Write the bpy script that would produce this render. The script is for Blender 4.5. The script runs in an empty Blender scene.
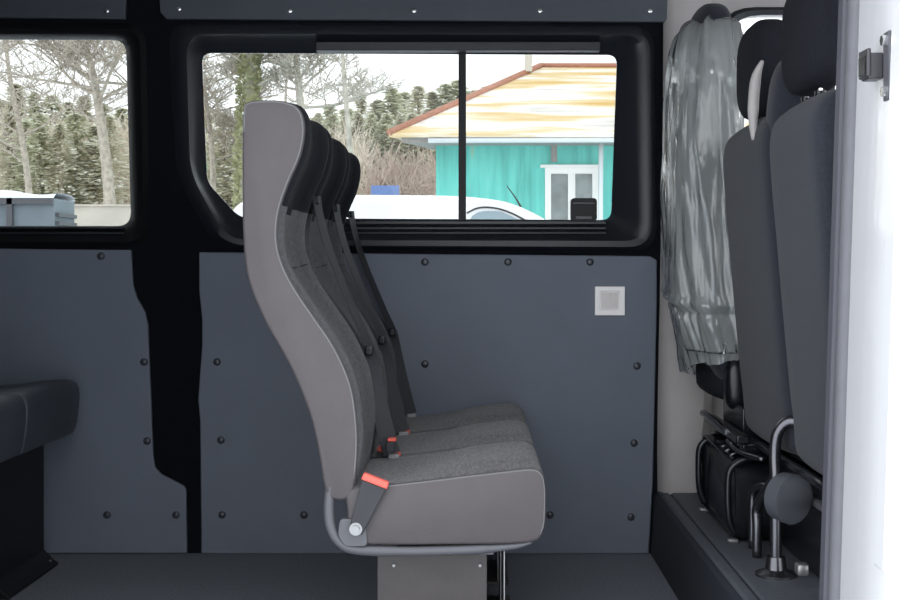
import bpy, bmesh, math, random
from mathutils import Vector, Matrix
from mathutils.geometry import tessellate_polygon
rnd = random.Random(7)
S = bpy.context.scene
COL = S.collection
F, U0, V0, CZ = 1290.0, 477.0, 266.0, 0.957
GZ = -0.6                       # ground outside, below the van floor

def P(u, v, Y):                 # a point on the plane y = Y
    return Vector(((u-U0)*Y/F, Y, CZ-(v-V0)*Y/F))
def X(u, Y): return (u-U0)*Y/F
def Z(v, Y): return CZ-(v-V0)*Y/F

# ------------------------------------------------------------------ materials
def mat(name, col, rough=.6, var=0, vscale=20, bump=0, bscale=200, metal=0, spec=.5, stretch=None, sheen=0, col2=None, coat=0):
    m = bpy.data.materials.new(name); m.use_nodes = True
    nt = m.node_tree; N = nt.nodes; L = nt.links
    b = N['Principled BSDF']
    b.inputs['Base Color'].default_value = (*col, 1)
    b.inputs['Roughness'].default_value = rough
    b.inputs['Metallic'].default_value = metal
    b.inputs['Specular IOR Level'].default_value = spec
    if sheen: b.inputs['Sheen Weight'].default_value = sheen
    if coat: b.inputs['Coat Weight'].default_value = coat
    tc = N.new('ShaderNodeTexCoord')
    src = tc.outputs['Object']
    if stretch:
        mp = N.new('ShaderNodeMapping'); mp.inputs['Scale'].default_value = stretch
        L.new(src, mp.inputs['Vector']); src = mp.outputs['Vector']
    if var or col2:
        n = N.new('ShaderNodeTexNoise'); n.inputs['Scale'].default_value = vscale; n.inputs['Detail'].default_value = 6
        L.new(src, n.inputs['Vector'])
        r = N.new('ShaderNodeValToRGB')
        r.color_ramp.elements[0].position = .3; r.color_ramp.elements[1].position = .7
        a = tuple(c*(1-var) for c in col); z = col2 or tuple(min(1, c*(1+var)) for c in col)
        r.color_ramp.elements[0].color = (*a, 1); r.color_ramp.elements[1].color = (*z, 1)
        L.new(n.outputs['Fac'], r.inputs['Fac']); L.new(r.outputs['Color'], b.inputs['Base Color'])
    if bump:
        n2 = N.new('ShaderNodeTexNoise'); n2.inputs['Scale'].default_value = bscale; n2.inputs['Detail'].default_value = 3
        L.new(src, n2.inputs['Vector'])
        bp = N.new('ShaderNodeBump'); bp.inputs['Strength'].default_value = bump; bp.inputs['Distance'].default_value = .002
        L.new(n2.outputs['Fac'], bp.inputs['Height']); L.new(bp.outputs['Normal'], b.inputs['Normal'])
    return m

def glass_mat(name, tint=(1, 1, 1), refl=.05):
    m = bpy.data.materials.new(name); m.use_nodes = True
    nt = m.node_tree; N = nt.nodes; L = nt.links; N.clear()
    o = N.new('ShaderNodeOutputMaterial'); mx = N.new('ShaderNodeMixShader')
    t = N.new('ShaderNodeBsdfTransparent'); t.inputs['Color'].default_value = (*tint, 1)
    g = N.new('ShaderNodeBsdfGlossy'); g.inputs['Roughness'].default_value = .02
    lw = N.new('ShaderNodeFresnel'); lw.inputs['IOR'].default_value = 1.25
    L.new(lw.outputs[0], mx.inputs[0]); L.new(t.outputs[0], mx.inputs[1]); L.new(g.outputs[0], mx.inputs[2])
    L.new(mx.outputs[0], o.inputs[0]); return m

M = dict(
 carpet = mat('black_carpet', (.0035, .0042, .0065), .95, var=.25, vscale=60, bump=.5, bscale=500, spec=.15),
 surround = mat('black_moulding', (.010, .012, .017), .38, bump=.1, bscale=600, spec=.45),
 rubber = mat('black_rubber', (.005, .005, .006), .5, spec=.3),
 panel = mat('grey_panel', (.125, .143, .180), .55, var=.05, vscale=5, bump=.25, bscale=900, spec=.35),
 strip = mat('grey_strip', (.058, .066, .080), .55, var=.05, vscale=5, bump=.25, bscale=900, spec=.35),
 cap = mat('dark_cap', (.03, .034, .042), .35),
 chrome = mat('chrome', (.75, .75, .75), .18, metal=1),
 steel = mat('dark_steel', (.11, .11, .12), .25, metal=.9),
 floor = mat('vinyl_floor', (.155, .168, .19), .6, var=.35, vscale=160, bump=.2, bscale=300, spec=.3),
 cabfloor = mat('cab_mat', (.062, .068, .080), .6, var=.15, vscale=60, bump=.3, bscale=400),
 stepm = mat('step_side', (.014, .017, .025), .7, bump=.3, bscale=400),
 leather = mat('taupe_leatherette', (.066, .0575, .060), .52, var=.05, vscale=14, bump=.5, bscale=450, spec=.4),
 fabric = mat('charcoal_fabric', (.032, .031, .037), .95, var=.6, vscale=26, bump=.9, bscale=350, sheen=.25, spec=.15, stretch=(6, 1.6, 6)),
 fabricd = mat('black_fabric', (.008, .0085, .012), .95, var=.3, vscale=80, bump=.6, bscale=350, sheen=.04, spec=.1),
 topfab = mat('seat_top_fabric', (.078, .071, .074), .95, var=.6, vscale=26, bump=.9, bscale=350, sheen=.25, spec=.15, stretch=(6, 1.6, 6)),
 piping = mat('grey_piping', (.115, .112, .115), .6),
 rail = mat('grey_rail', (.085, .085, .095), .45, spec=.4),
 webbing = mat('belt_webbing', (.026, .027, .032), .6, bump=.5, bscale=500, stretch=(1, 1, 3)),
 red = mat('red_button', (.75, .10, .07), .4),
 pedestal = mat('painted_steel', (.045, .038, .037), .5, var=.1, vscale=20, bump=.3, bscale=150),
 zinc = mat('zinc', (.30, .30, .30), .4, metal=.8),
 bleather = mat('black_leatherette', (.036, .042, .052), .38, var=.1, vscale=14, bump=.5, bscale=450, spec=.5),
 cabfab = mat('cab_fabric', (.020, .0225, .030), .93, var=.2, vscale=150, bump=.5, bscale=500, sheen=.1, spec=.2),
 cabfab2 = mat('cab_headrest_fabric', (.011, .0115, .016), .93, var=.2, vscale=150, bump=.5, bscale=500, spec=.2),
 beige = mat('beige_trim', (.36, .335, .325), .6, var=.03, bump=.2, bscale=700),
 white = mat('white_paint', (.80, .79, .80), .25, coat=.5),
 seal = mat('grey_seal', (.125, .125, .138), .6, var=.05, bump=.2),
 seald = mat('dark_seal', (.07, .07, .085), .6),
 blackpl = mat('black_plastic', (.007, .0075, .010), .25, spec=.4),
 knob = mat('grey_knob', (.060, .064, .074), .5), strik = mat('striker_metal', (.05, .05, .055), .35, metal=.3),
 swi = mat('switch_white', (.90, .87, .86), .35),
 swg = mat('switch_rocker', (.62, .58, .57), .35),
 glass = glass_mat('view_dimming_glass', (.70, .715, .71)), cabglass = glass_mat('clear_glass', (.95, .96, .955)),  # side window tint is added to dim the overbright outdoors; cab glass stays clear
 snow = mat('snow', (.85, .87, .9), .8, var=.05, vscale=2),
 conif = mat('conifer_needles', (.72, .72, .54), .9, var=.12, vscale=3, col2=(.9, .89, .78)),
 conif2 = mat('pine_needles', (.76, .73, .57), .9, var=.12, vscale=3, col2=(.92, .90, .82)),
 bark = mat('bark', (.46, .40, .33), .9, var=.3, vscale=12),
 barkp = mat('pale_bark', (.52, .48, .41), .9, var=.25, vscale=8),
 twig = mat('twigs', (.66, .56, .44), .95, var=.2, vscale=2, col2=(.84, .76, .64)),
 twig2 = mat('reddish_twigs', (.60, .44, .36), .95, var=.3, vscale=2, col2=(.62, .50, .42)),
 ivy = mat('ivy', (.42, .43, .24), .9, var=.3, vscale=5, col2=(.66, .65, .42)),
 bin = mat('blue_grey_metal', (.15, .18, .205), .5, var=.15, vscale=3),
 conc = mat('beige_concrete', (.68, .62, .53), .85, var=.08, vscale=3),
 tarp = mat('blue_sheet', (.22, .30, .62), .6, var=.1),
 tyre = mat('tyre', (.02, .02, .02), .8),
 cglass = mat('car_glass', (.30, .38, .42), .08, spec=.8),
 gutter = mat('gutter', (.72, .76, .78), .4),
 soffit = mat('soffit', (.30, .28, .26), .8, var=.15),
 wframe = mat('window_white', (.82, .80, .77), .5),
 wglass = mat('house_glass', (.20, .23, .23), .12, var=.4, vscale=3, spec=.7),
 copper = mat('rust_edge', (.45, .20, .13), .7, var=.2),
 brick = mat('chimney_render', (.62, .58, .50), .9, var=.15),
)
# teal boards with rust runs
def teal():
    m = mat('teal_boards', (.08, .52, .45), .6); nt = m.node_tree; N = nt.nodes; L = nt.links; b = N['Principled BSDF']
    tc = N.new('ShaderNodeTexCoord')
    mp = N.new('ShaderNodeMapping'); mp.inputs['Scale'].default_value = (3.2, 1, .35); L.new(tc.outputs['Object'], mp.inputs[0])
    n = N.new('ShaderNodeTexNoise'); n.inputs['Scale'].default_value = 2.2; n.inputs['Detail'].default_value = 4; L.new(mp.outputs[0], n.inputs[0])
    r = N.new('ShaderNodeValToRGB'); e = r.color_ramp.elements
    e[0].position = .30; e[0].color = (.07, .42, .36, 1); e[1].position = .55; e[1].color = (.12, .60, .52, 1)
    e2 = r.color_ramp.elements.new(.70); e2.color = (.16, .64, .55, 1)
    e3 = r.color_ramp.elements.new(.76); e3.color = (.45, .46, .25, 1)
    L.new(n.outputs['Fac'], r.inputs[0]); L.new(r.outputs[0], b.inputs['Base Color'])
    w = N.new('ShaderNodeTexWave'); w.inputs['Scale'].default_value = 1.6; w.bands_direction = 'X'; L.new(tc.outputs['Object'], w.inputs[0])
    bp = N.new('ShaderNodeBump'); bp.inputs['Strength'].default_value = .25; bp.inputs['Distance'].default_value = .03
    L.new(w.outputs['Fac'], bp.inputs['Height']); L.new(bp.outputs[0], b.inputs['Normal']); return m
M['teal'] = teal()
def leafy(m, amt=.5):
    nt = m.node_tree; N = nt.nodes; L = nt.links; b = N['Principled BSDF']; o = [n for n in N if n.type == 'OUTPUT_MATERIAL'][0]
    t = N.new('ShaderNodeBsdfTranslucent'); mx = N.new('ShaderNodeMixShader'); mx.inputs[0].default_value = amt
    src = b.inputs['Base Color'].links[0].from_socket; L.new(src, t.inputs[0])
    L.new(b.outputs[0], mx.inputs[1]); L.new(t.outputs[0], mx.inputs[2]); L.new(mx.outputs[0], o.inputs[0])
for k in ('conif', 'conif2', 'ivy'): leafy(M[k])
def roofm():
    m = mat('weathered_roof', (.7, .62, .48), .8); nt = m.node_tree; N = nt.nodes; L = nt.links; b = N['Principled BSDF']
    tc = N.new('ShaderNodeTexCoord')
    mp = N.new('ShaderNodeMapping'); mp.inputs['Scale'].default_value = (.16, 1, 1.0); L.new(tc.outputs['Object'], mp.inputs[0])
    n = N.new('ShaderNodeTexNoise'); n.inputs['Scale'].default_value = 2.6; n.inputs['Detail'].default_value = 5; L.new(mp.outputs[0], n.inputs[0])
    r = N.new('ShaderNodeValToRGB'); e = r.color_ramp.elements
    e[0].position = .30; e[0].color = (.60, .36, .08, 1); e[1].position = .46; e[1].color = (.74, .58, .34, 1)
    a = e.new(.54); a.color = (.85, .80, .72, 1); a = e.new(.66); a.color = (.60, .55, .50, 1)
    L.new(n.outputs['Fac'], r.inputs[0]); L.new(r.outputs[0], b.inputs['Base Color'])
    w = N.new('ShaderNodeTexWave'); w.inputs['Scale'].default_value = 1.2; w.bands_direction = 'X'; L.new(tc.outputs['Object'], w.inputs[0])
    bp = N.new('ShaderNodeBump'); bp.inputs['Strength'].default_value = .3; bp.inputs['Distance'].default_value = .04
    L.new(w.outputs['Fac'], bp.inputs['Height']); L.new(bp.outputs[0], b.inputs['Normal']); return m
M['roof'] = roofm()
def plastic():
    m = bpy.data.materials.new('clear_plastic_film'); m.use_nodes = True
    nt = m.node_tree; N = nt.nodes; L = nt.links; N.clear()
    o = N.new('ShaderNodeOutputMaterial')
    tc = N.new('ShaderNodeTexCoord')
    mp = N.new('ShaderNodeMapping'); mp.inputs['Scale'].default_value = (1, 1, .30); mp.inputs['Rotation'].default_value = (.35, .25, 0)
    L.new(tc.outputs['Object'], mp.inputs[0])
    n = N.new('ShaderNodeTexNoise'); n.inputs['Scale'].default_value = 9; n.inputs['Detail'].default_value = 3; n.inputs['Distortion'].default_value = 1.2
    L.new(mp.outputs[0], n.inputs[0])
    bp = N.new('ShaderNodeBump'); bp.inputs['Strength'].default_value = .6; bp.inputs['Distance'].default_value = .03
    L.new(n.outputs['Fac'], bp.inputs['Height'])
    t = N.new('ShaderNodeBsdfTransparent'); t.inputs[0].default_value = (.95, .97, .97, 1)
    d = N.new('ShaderNodeBsdfDiffuse'); d.inputs[0].default_value = (.92, .97, .96, 1); L.new(bp.outputs[0], d.inputs['Normal'])
    tl = N.new('ShaderNodeBsdfTranslucent'); tl.inputs[0].default_value = (.92, .97, .96, 1)
    g = N.new('ShaderNodeBsdfGlossy'); g.inputs['Roughness'].default_value = .2; L.new(bp.outputs[0], g.inputs['Normal'])
    m1 = N.new('ShaderNodeMixShader'); m1.inputs[0].default_value = .5; L.new(d.outputs[0], m1.inputs[1]); L.new(tl.outputs[0], m1.inputs[2])
    m2 = N.new('ShaderNodeMixShader'); m2.inputs[0].default_value = .38; L.new(t.outputs[0], m2.inputs[1]); L.new(m1.outputs[0], m2.inputs[2])
    m3 = N.new('ShaderNodeMixShader'); L.new(m2.outputs[0], m3.inputs[1]); L.new(g.outputs[0], m3.inputs[2])
    fr = N.new('ShaderNodeFresnel'); fr.inputs[0].default_value = 1.5; L.new(bp.outputs[0], fr.inputs['Normal'])
    mu = N.new('ShaderNodeMath'); mu.operation = 'MULTIPLY_ADD'; mu.inputs[1].default_value = 1.2; mu.inputs[2].default_value = .02; mu.use_clamp = True
    L.new(fr.outputs[0], mu.inputs[0]); L.new(mu.outputs[0], m3.inputs[0])
    L.new(m3.outputs[0], o.inputs[0]); return m
M['film'] = plastic()

# ------------------------------------------------------------------ mesh helpers
def obj(name, bm, m, parent=None, smooth=None, bevel=0):
    me = bpy.data.meshes.new(name)
    bmesh.ops.recalc_face_normals(bm, faces=bm.faces)
    bm.to_mesh(me); bm.free()
    for x in (m if isinstance(m, (list, tuple)) else [m]): me.materials.append(x)
    o = bpy.data.objects.new(name, me); COL.objects.link(o)
    if parent:
        o.parent = parent
        me.transform(Matrix.Translation(-abs_loc(parent)))
    if smooth:
        for p in me.polygons: p.use_smooth = True
        if smooth is not True: me.set_sharp_from_angle(angle=math.radians(smooth))
    if bevel:
        b = o.modifiers.new('bevel', 'BEVEL'); b.width = bevel; b.segments = 3; b.limit_method = 'ANGLE'
        for p in me.polygons: p.use_smooth = True
        me.set_sharp_from_angle(angle=math.radians(50))
    return o
def abs_loc(o):
    v = Vector((0, 0, 0))
    while o: v = v + o.location; o = o.parent
    return v
def thing(name, label, cat, loc=(0, 0, 0), group=None):
    o = bpy.data.objects.new(name, None); COL.objects.link(o); o.location = loc; o.empty_display_size = .05
    return tag(o, label, cat, group)
def tag(o, label, cat, group=None, kind=None):
    o['label'] = label; o['category'] = cat
    if group: o['group'] = group
    if kind: o['kind'] = kind
    return o
def struct(name, bm, m, label=None, parent=None, **k):
    o = obj(name, bm, m, parent, **k)
    if not parent: o['kind'] = 'structure'
    if label: o['label'] = label
    return o
def dup(root, off, label=None, group=None):
    r = root.copy(); COL.objects.link(r); r.location = root.location+Vector(off)
    if label: r['label'] = label
    if group: r['group'] = group
    def rec(a, b):
        for ch in list(a.children):
            c = ch.copy(); COL.objects.link(c); c.parent = b; rec(ch, c)
    rec(root, r); return r
def box(bm, x0, x1, y0, y1, z0, z1, mi=0):
    v = [bm.verts.new((x, y, z)) for x in (x0, x1) for y in (y0, y1) for z in (z0, z1)]
    for q in ((0, 1, 3, 2), (4, 6, 7, 5), (0, 4, 5, 1), (2, 3, 7, 6), (0, 2, 6, 4), (1, 5, 7, 3)):
        bm.faces.new([v[i] for i in q]).material_index = mi
    return v
def nb(): return bmesh.new()
def bx(*a):
    b = nb(); box(b, *a); return b
def tube(bm, pts, r, n=10, cap=True, flat=None, mi=0):
    pts = [Vector(p) for p in pts]; rings = []
    t = (pts[1]-pts[0]).normalized(); up = Vector((0, 0, 1)) if abs(t.z) < .9 else Vector((0, 1, 0))
    a = t.cross(up).normalized()
    for i, p in enumerate(pts):
        t = (pts[min(i+1, len(pts)-1)]-pts[max(i-1, 0)]).normalized()
        a = (a-t*a.dot(t)).normalized(); b = t.cross(a)
        rr = r[i] if isinstance(r, (list, tuple)) else r
        rings.append([bm.verts.new(p+(a*math.cos(k*2*math.pi/n)+b*math.sin(k*2*math.pi/n)*(flat or 1))*rr) for k in range(n)])
    for A, B in zip(rings, rings[1:]):
        for k in range(n): bm.faces.new((A[k], A[(k+1) % n], B[(k+1) % n], B[k])).material_index = mi
    if cap:
        bm.faces.new(rings[0][::-1]).material_index = mi; bm.faces.new(rings[-1]).material_index = mi
def catmull(pts, n=6, closed=False):
    out = []; L = len(pts); rng = range(L if closed else L-1)
    for i in rng:
        if closed: p0, p1, p2, p3 = (pts[(i+k-1) % L] for k in range(4))
        else: p0, p1, p2, p3 = pts[max(i-1, 0)], pts[i], pts[i+1], pts[min(i+2, L-1)]
        for k in range(n):
            t = k/n
            out.append(tuple(.5*((2*b)+(-a+c)*t+(2*a-5*b+4*c-d)*t*t+(-a+3*b-3*c+d)*t**3) for a, b, c, d in zip(p0, p1, p2, p3)))
    if not closed: out.append(tuple(pts[-1]))
    return out
def rpoly(pts, rad, seg=6):
    """rounded 2-D polygon; the same number of points for the same number of corners"""
    out = []; n = len(pts)
    for i, p in enumerate(pts):
        p = Vector(p); a = Vector(pts[i-1])-p; b = Vector(pts[(i+1) % n])-p
        r = rad[i] if isinstance(rad, (list, tuple)) else rad
        d = min(r, a.length*.45, b.length*.45); A = p+a.normalized()*d; B = p+b.normalized()*d
        for k in range(seg+1):
            t = k/seg; out.append(tuple((1-t)**2*A+2*t*(1-t)*p+t*t*B))
    return out
def loft(bm, rings, caps=(False, False), mi=0):
    R = [[bm.verts.new(p) for p in r] for r in rings]; n = len(R[0])
    for A, B in zip(R, R[1:]):
        for k in range(n): bm.faces.new((A[k], A[(k+1) % n], B[(k+1) % n], B[k])).material_index = mi
    if caps[0]: bm.faces.new(R[0][::-1]).material_index = mi
    if caps[1]: bm.faces.new(R[-1]).material_index = mi
    return R
def plate(bm, outer, holes, y0, y1, mi=0):
    """outline in x,z with holes, thickness y0..y1"""
    loops = [outer]+list(holes)
    tri = tessellate_polygon([[Vector((x, z, 0)) for x, z in l] for l in loops])
    flat = [p for l in loops for p in l]
    fr = [bm.verts.new((x, y0, z)) for x, z in flat]; bk = [bm.verts.new((x, y1, z)) for x, z in flat]
    for t in tri:
        for vs in (fr, bk):
            try: bm.faces.new([vs[i] for i in t]).material_index = mi
            except ValueError: pass
    k = 0
    for l in loops:
        n = len(l)
        for i in range(n):
            a, b = k+i, k+(i+1) % n
            bm.faces.new((fr[a], fr[b], bk[b], bk[a])).material_index = mi
        k += n
def px2(pts, Y): return [(X(u, Y), Z(v, Y)) for u, v in pts]
def ring(pts, rad, Y, seg=6): return [tuple(P(u, v, Y)) for u, v in rpoly(pts, rad, seg)]
def cyl(bm, c, axis, r, h, n=20, r2=None, mi=0):
    c = Vector(c); ax = Vector(axis).normalized()
    tube(bm, [c, c+ax*h], [r, r if r2 is None else r2], n, mi=mi)
def rbox(bm, x0, x1, y0, y1, z0, z1, r=.04, e=4, nu=24, nv=16):
    """soft rounded cushion block (superellipsoid)"""
    cx, cy, cz = (x0+x1)/2, (y0+y1)/2, (z0+z1)/2; ax, ay, az = (x1-x0)/2, (y1-y0)/2, (z1-z0)/2
    sp = lambda w, k: math.copysign(abs(w)**(2/k), w)
    rows = []
    for j in range(1, nv):
        f = -math.pi/2+math.pi*j/nv
        rows.append([(cx+ax*sp(math.cos(f), e)*sp(math.cos(t), e), cy+ay*sp(math.cos(f), e)*sp(math.sin(t), e), cz+az*sp(math.sin(f), e))
                     for t in (2*math.pi*i/nu for i in range(nu))])
    loft(bm, rows, (True, True))

YW = 4.30
# ------------------------------------------------------------------ van shell
win2 = [  # five corners: TL TR BR BLa BLb ; rings (points, radius px, Y)
 ([(168, 22), (654, 24), (657, 252), (216, 249), (176, 176)], 26, 4.300),
 ([(178, 29), (650, 30), (652, 247), (222, 245), (184, 174)], 24, 4.272),
 ([(186, 34), (644, 35), (646, 241), (227, 240), (190, 173)], 22, 4.270),
 ([(190, 37), (634, 38), (637, 237), (230, 235), (193, 175)], 18, 4.288),
 ([(196, 45), (624, 46), (624, 229), (233, 228), (198, 180)], 12, 4.318),
 ([(202, 53), (617, 55), (611, 220), (240, 218), (207, 182)], 10, 4.345),
 ([(202, 53), (617, 55), (611, 220), (240, 218), (207, 182)], 10, 4.400)]
win1 = [
 ([(-330, 20), (146, 23), (150, 247), (-330, 247)], 24, 4.300),
 ([(-322, 28), (140, 29), (144, 242), (-322, 242)], 20, 4.280),
 ([(-315, 33), (134, 34), (138, 236), (-315, 236)], 16, 4.292),
 ([(-310, 38), (126, 40), (131, 226), (-310, 226)], 14, 4.345),
 ([(-310, 38), (126, 40), (131, 226), (-310, 226)], 14, 4.400)]
xl, xr, zt = -3.0, X(663, YW), 1.97
outer = [(xl, -.02), (xr, -.02), (xr, zt), (xl, zt)]
bm = nb()
plate(bm, outer, [px2(rpoly(*win2[0][:2]), YW), px2(rpoly(*win1[0][:2]), YW)], YW, YW+.06)
struct('wall_left', bm, M['carpet'], 'black carpeted inner side wall of the van')
def window(idx, rings, label):
    bm = nb(); loft(bm, [ring(p, r, y) for p, r, y in rings])
    fr = struct('window_%d' % idx, bm, M['surround'], label, smooth=40)
    return fr
w2 = window(2, win2, 'long side window with a black rounded surround and cut lower left corner')
w1 = window(1, win1, 'left side window with a black rounded surround')
def pane(par, rng, Y, m='glass'):
    p, r, _ = rng; bm = nb(); c = px2(rpoly([(q[0], q[1]) for q in p], r), Y)
    plate(bm, c, [], Y, Y+.004); return obj('pane', bm, M[m], par)
w1.data.materials[0] = M['rubber']
pane(w2, win2[-1], 4.372); pane(w1, win1[-1], 4.372)
bm = nb(); box(bm, X(458.5, 4.34), X(466, 4.34), 4.340, 4.368, Z(221, 4.34), Z(53, 4.34)); obj('divider', bm, M['rubber'], w2, bevel=.002)
bm = nb()   # sliding rail at the top and the grooved rail at the foot
box(bm, X(316, 4.30), X(600, 4.30), 4.288, 4.345, Z(51, 4.3), Z(42, 4.3)); obj('slide_rail', bm, M['surround'], w2, bevel=.003)
bm = nb()
for va, vb, y in ((221, 224.5, 4.330), (227, 229.5, 4.318), (232, 234, 4.300)):
    box(bm, X(262, y), X(606, y), y-.006, 4.35, Z(vb, y), Z(va, y))
obj('lower_rail', bm, M['surround'], w2, bevel=.002)
bm = nb()
for va, vb, y in ((227, 229, 4.32), (232, 234, 4.305)):
    box(bm, X(-300, y), X(124, y), y-.008, 4.35, Z(vb, y), Z(va, y))
obj('lower_rail', bm, M['surround'], w1, bevel=.002)
# window latch
bm = nb(); plate(bm, px2(rpoly([(571, 198), (597, 198), (597, 221), (571, 221)], 4), 4.31), [], 4.310, 4.345)
lt = obj('latch', bm, M['rubber'], w2, bevel=.002)
bm = nb(); box(bm, X(573, 4.3), X(595, 4.3), 4.302, 4.31, Z(204, 4.3), Z(202.3, 4.3)); box(bm, X(576, 4.3), X(592, 4.3), 4.304, 4.31, Z(219, 4.3), Z(216, 4.3)); obj('grip', bm, M['rail'], lt, bevel=.001)

def screw(par, u, v, Y, m, r=.0125, h=.006, name='screw_cap'):
    bm = nb(); p = P(u, v, Y)
    prof = [(r, 0), (r, h*.4), (r*.75, h*.85), (r*.3, h)]
    rings = [[(p.x+a*math.cos(t), Y-b, p.z+a*math.sin(t)) for t in (2*math.pi*k/14 for k in range(14))] for a, b in prof]
    loft(bm, rings, (True, True)); return obj(name, bm, m, par, smooth=60)
# lining panels
YP = 4.284
pl = nb(); plate(pl, px2([(-420, 244), (131, 250), (133, 285), (137, 298), (145, 312), (148, 325), (153, 455), (155, 468), (162, 475), (184, 486), (186, 490), (187, 553.5), (-420, 553.5)], YP), [], YP, YW-.001)
t1 = struct('trim_1', pl, M['panel'], 'grey lining panel below the left window', bevel=.004)
for u, v in ((101, 256), (144, 362), (147, 441), (176, 515), (107, 515), (-20, 256), (-20, 515)): screw(t1, u, v, YP, M['cap'])
pr = nb(); plate(pr, px2([(199, 252)]+[(650, 256)]+[(657, 260), (657, 300), (653, 480), (649, 553.5), (201, 553.5), (200, 420), (198, 400), (202, 345), (202, 320), (199, 290)], YP), [], YP, YW-.001)
t2 = struct('trim_2', pr, M['panel'], 'grey lining panel below the sliding window', bevel=.004)
for u, v in ((425, 262), (508, 262), (590, 262), (217, 362), (221, 440), (222, 515), (425, 364), (304, 515), (550, 515), (631, 517), (634, 443), (637, 366), (510, 515), (320, 262)): screw(t2, u, v, YP, M['cap'])
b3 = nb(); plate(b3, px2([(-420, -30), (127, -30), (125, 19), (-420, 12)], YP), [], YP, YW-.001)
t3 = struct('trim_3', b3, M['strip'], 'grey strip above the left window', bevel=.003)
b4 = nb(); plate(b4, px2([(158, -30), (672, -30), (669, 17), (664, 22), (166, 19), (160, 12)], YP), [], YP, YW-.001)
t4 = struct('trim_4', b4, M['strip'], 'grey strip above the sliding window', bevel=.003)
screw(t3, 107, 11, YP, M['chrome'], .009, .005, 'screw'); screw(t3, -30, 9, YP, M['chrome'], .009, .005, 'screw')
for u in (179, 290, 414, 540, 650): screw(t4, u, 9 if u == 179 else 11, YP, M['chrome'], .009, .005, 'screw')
# light switch
sw = thing('light_switch', 'small white square double rocker switch on the grey panel', 'switch', P(610, 301, YP))
def sq(u0, v0, u1, v1, y0, y1, m, name, par, hole=None, bev=.002):
    bm = nb(); H = [px2([(hole[0], hole[1]), (hole[2], hole[1]), (hole[2], hole[3]), (hole[0], hole[3])], y0)] if hole else []
    plate(bm, px2([(u0, v0), (u1, v0), (u1, v1), (u0, v1)], y0), H, y0, y1); return obj(name, bm, m, par, bevel=bev)
sq(595, 286.5, 625, 315.5, 4.272, YP, M['swi'], 'frame', sw, (600, 291, 619.5, 310))
sq(600, 291, 619.5, 310, 4.279, YP, M['swi'], 'inner_plate', sw)
sq(601.5, 292.5, 609.7, 308.8, 4.275, 4.279, M['swg'], 'rocker', sw, bev=.001)
sq(610.3, 292.5, 618.3, 308.8, 4.275, 4.279, M['swg'], 'rocker', sw, bev=.001)

# floor, ceiling, other walls
XS = .577   # foot of the cab step
struct('floor', bx(xl, XS, 2.45, 4.30, -.05, 0), M['floor'], 'dark grey speckled vinyl load floor')
struct('ceiling', bx(xl-.05, 2.15, 2.40, 4.42, zt, zt+.05), M['beige'], 'van roof lining')
struct('wall_back', bx(xl-.05, xl, 2.45, 4.36, -.05, zt), M['carpet'], 'rear end of the van')
bm = nb(); plate(bm, [(xl, -.05), (-1.05, -.05), (-1.05, zt), (xl, zt)], [], 2.42, 2.50)
struct('wall_right', bm, M['white'], 'near side wall behind the sliding door opening', bevel=.01)
struct('wall_header', bx(-1.05, .80, 2.42, 2.50, 1.86, zt), M['white'], 'header above the sliding door opening')
bm = nb(); plate(bm, [(XS+.0, 0), (XS+.012, .19), (XS+.03, .207), (XS+.06, .21), (2.1, .21), (2.1, -.05), (XS, -.05)], [], 2.52, 4.32)
fc = struct('floor_cab', bm, [M['stepm']], 'raised cab floor with black step edge', bevel=.004)
bm = nb(); plate(bm, [(XS+.055, .2095), (XS+.062, .216), (1.98, .216), (1.98, .2095)], [], 2.58, 4.30)
struct('trim_5', bm, M['cabfloor'], 'dark grey cab floor mat', bevel=.003)
bm = nb(); plate(bm, [(XS+.022, .205), (XS+.03, .2125), (XS+.05, .2135), (XS+.05, .2)], [], 2.53, 4.31)
struct('trim_6', bm, M['cabfloor'], 'edge strip of the cab floor', bevel=.001)
# cab far side: beige door pillar and door with window
YC = 4.335
cw = [(724, 14), (1010, 14), (1080, 262), (742, 262)]
bm = nb(); plate(bm, [(xr-.01, -.05), (2.12, -.05), (2.12, zt), (xr-.01, zt)], [px2(rpoly(cw, [38, 20, 20, 20]), YC)], YC, YC+.07)
struct('wall_cab_left', bm, M['beige'], 'beige lining of the far cab side')
rg = [([(716, 7), (1016, 7), (1086, 270), (735, 270)], [40, 24, 24, 24], YC-.001), ([(720, 10), (1013, 10), (1083, 266), (739, 266)], [39, 22, 22, 22], YC-.014), ([(725, 15), (1009, 15), (1079, 261), (743, 261)], [37, 20, 20, 20], YC-.006), ([(725, 15), (1009, 15), (1079, 261), (743, 261)], [37, 20, 20, 20], YC+.06)]
w3 = window(3, rg, 'cab side window behind the front seats'); w3.data.materials[0] = M['surround']
pane(w3, rg[-1], YC+.03, 'cabglass')
bm = nb()
rings = []
for v, ul, ur, d in ((-20, 664, 712, .06), (150, 662, 716, .07), (300, 660, 716, .09), (420, 658, 712, .11), (495, 658, 704, .12), (506, 664, 702, .11)):
    rings.append([(X(ul, 4.25), YC, Z(v, 4.25)), (X(ul+4, 4.25), YC-d*.8, Z(v, 4.25)), (X(ul+12, 4.25), YC-d, Z(v, 4.25)), (X(ur-10, 4.25), YC-d, Z(v, 4.25)), (X(ur, 4.25), YC-d*.6, Z(v, 4.25)), (X(ur+4, 4.25), YC, Z(v, 4.25))])
loft(bm, rings, (True, True))
struct('trim_7', bm, M['beige'], 'beige pillar cover beside the grey panel', smooth=50)
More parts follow.
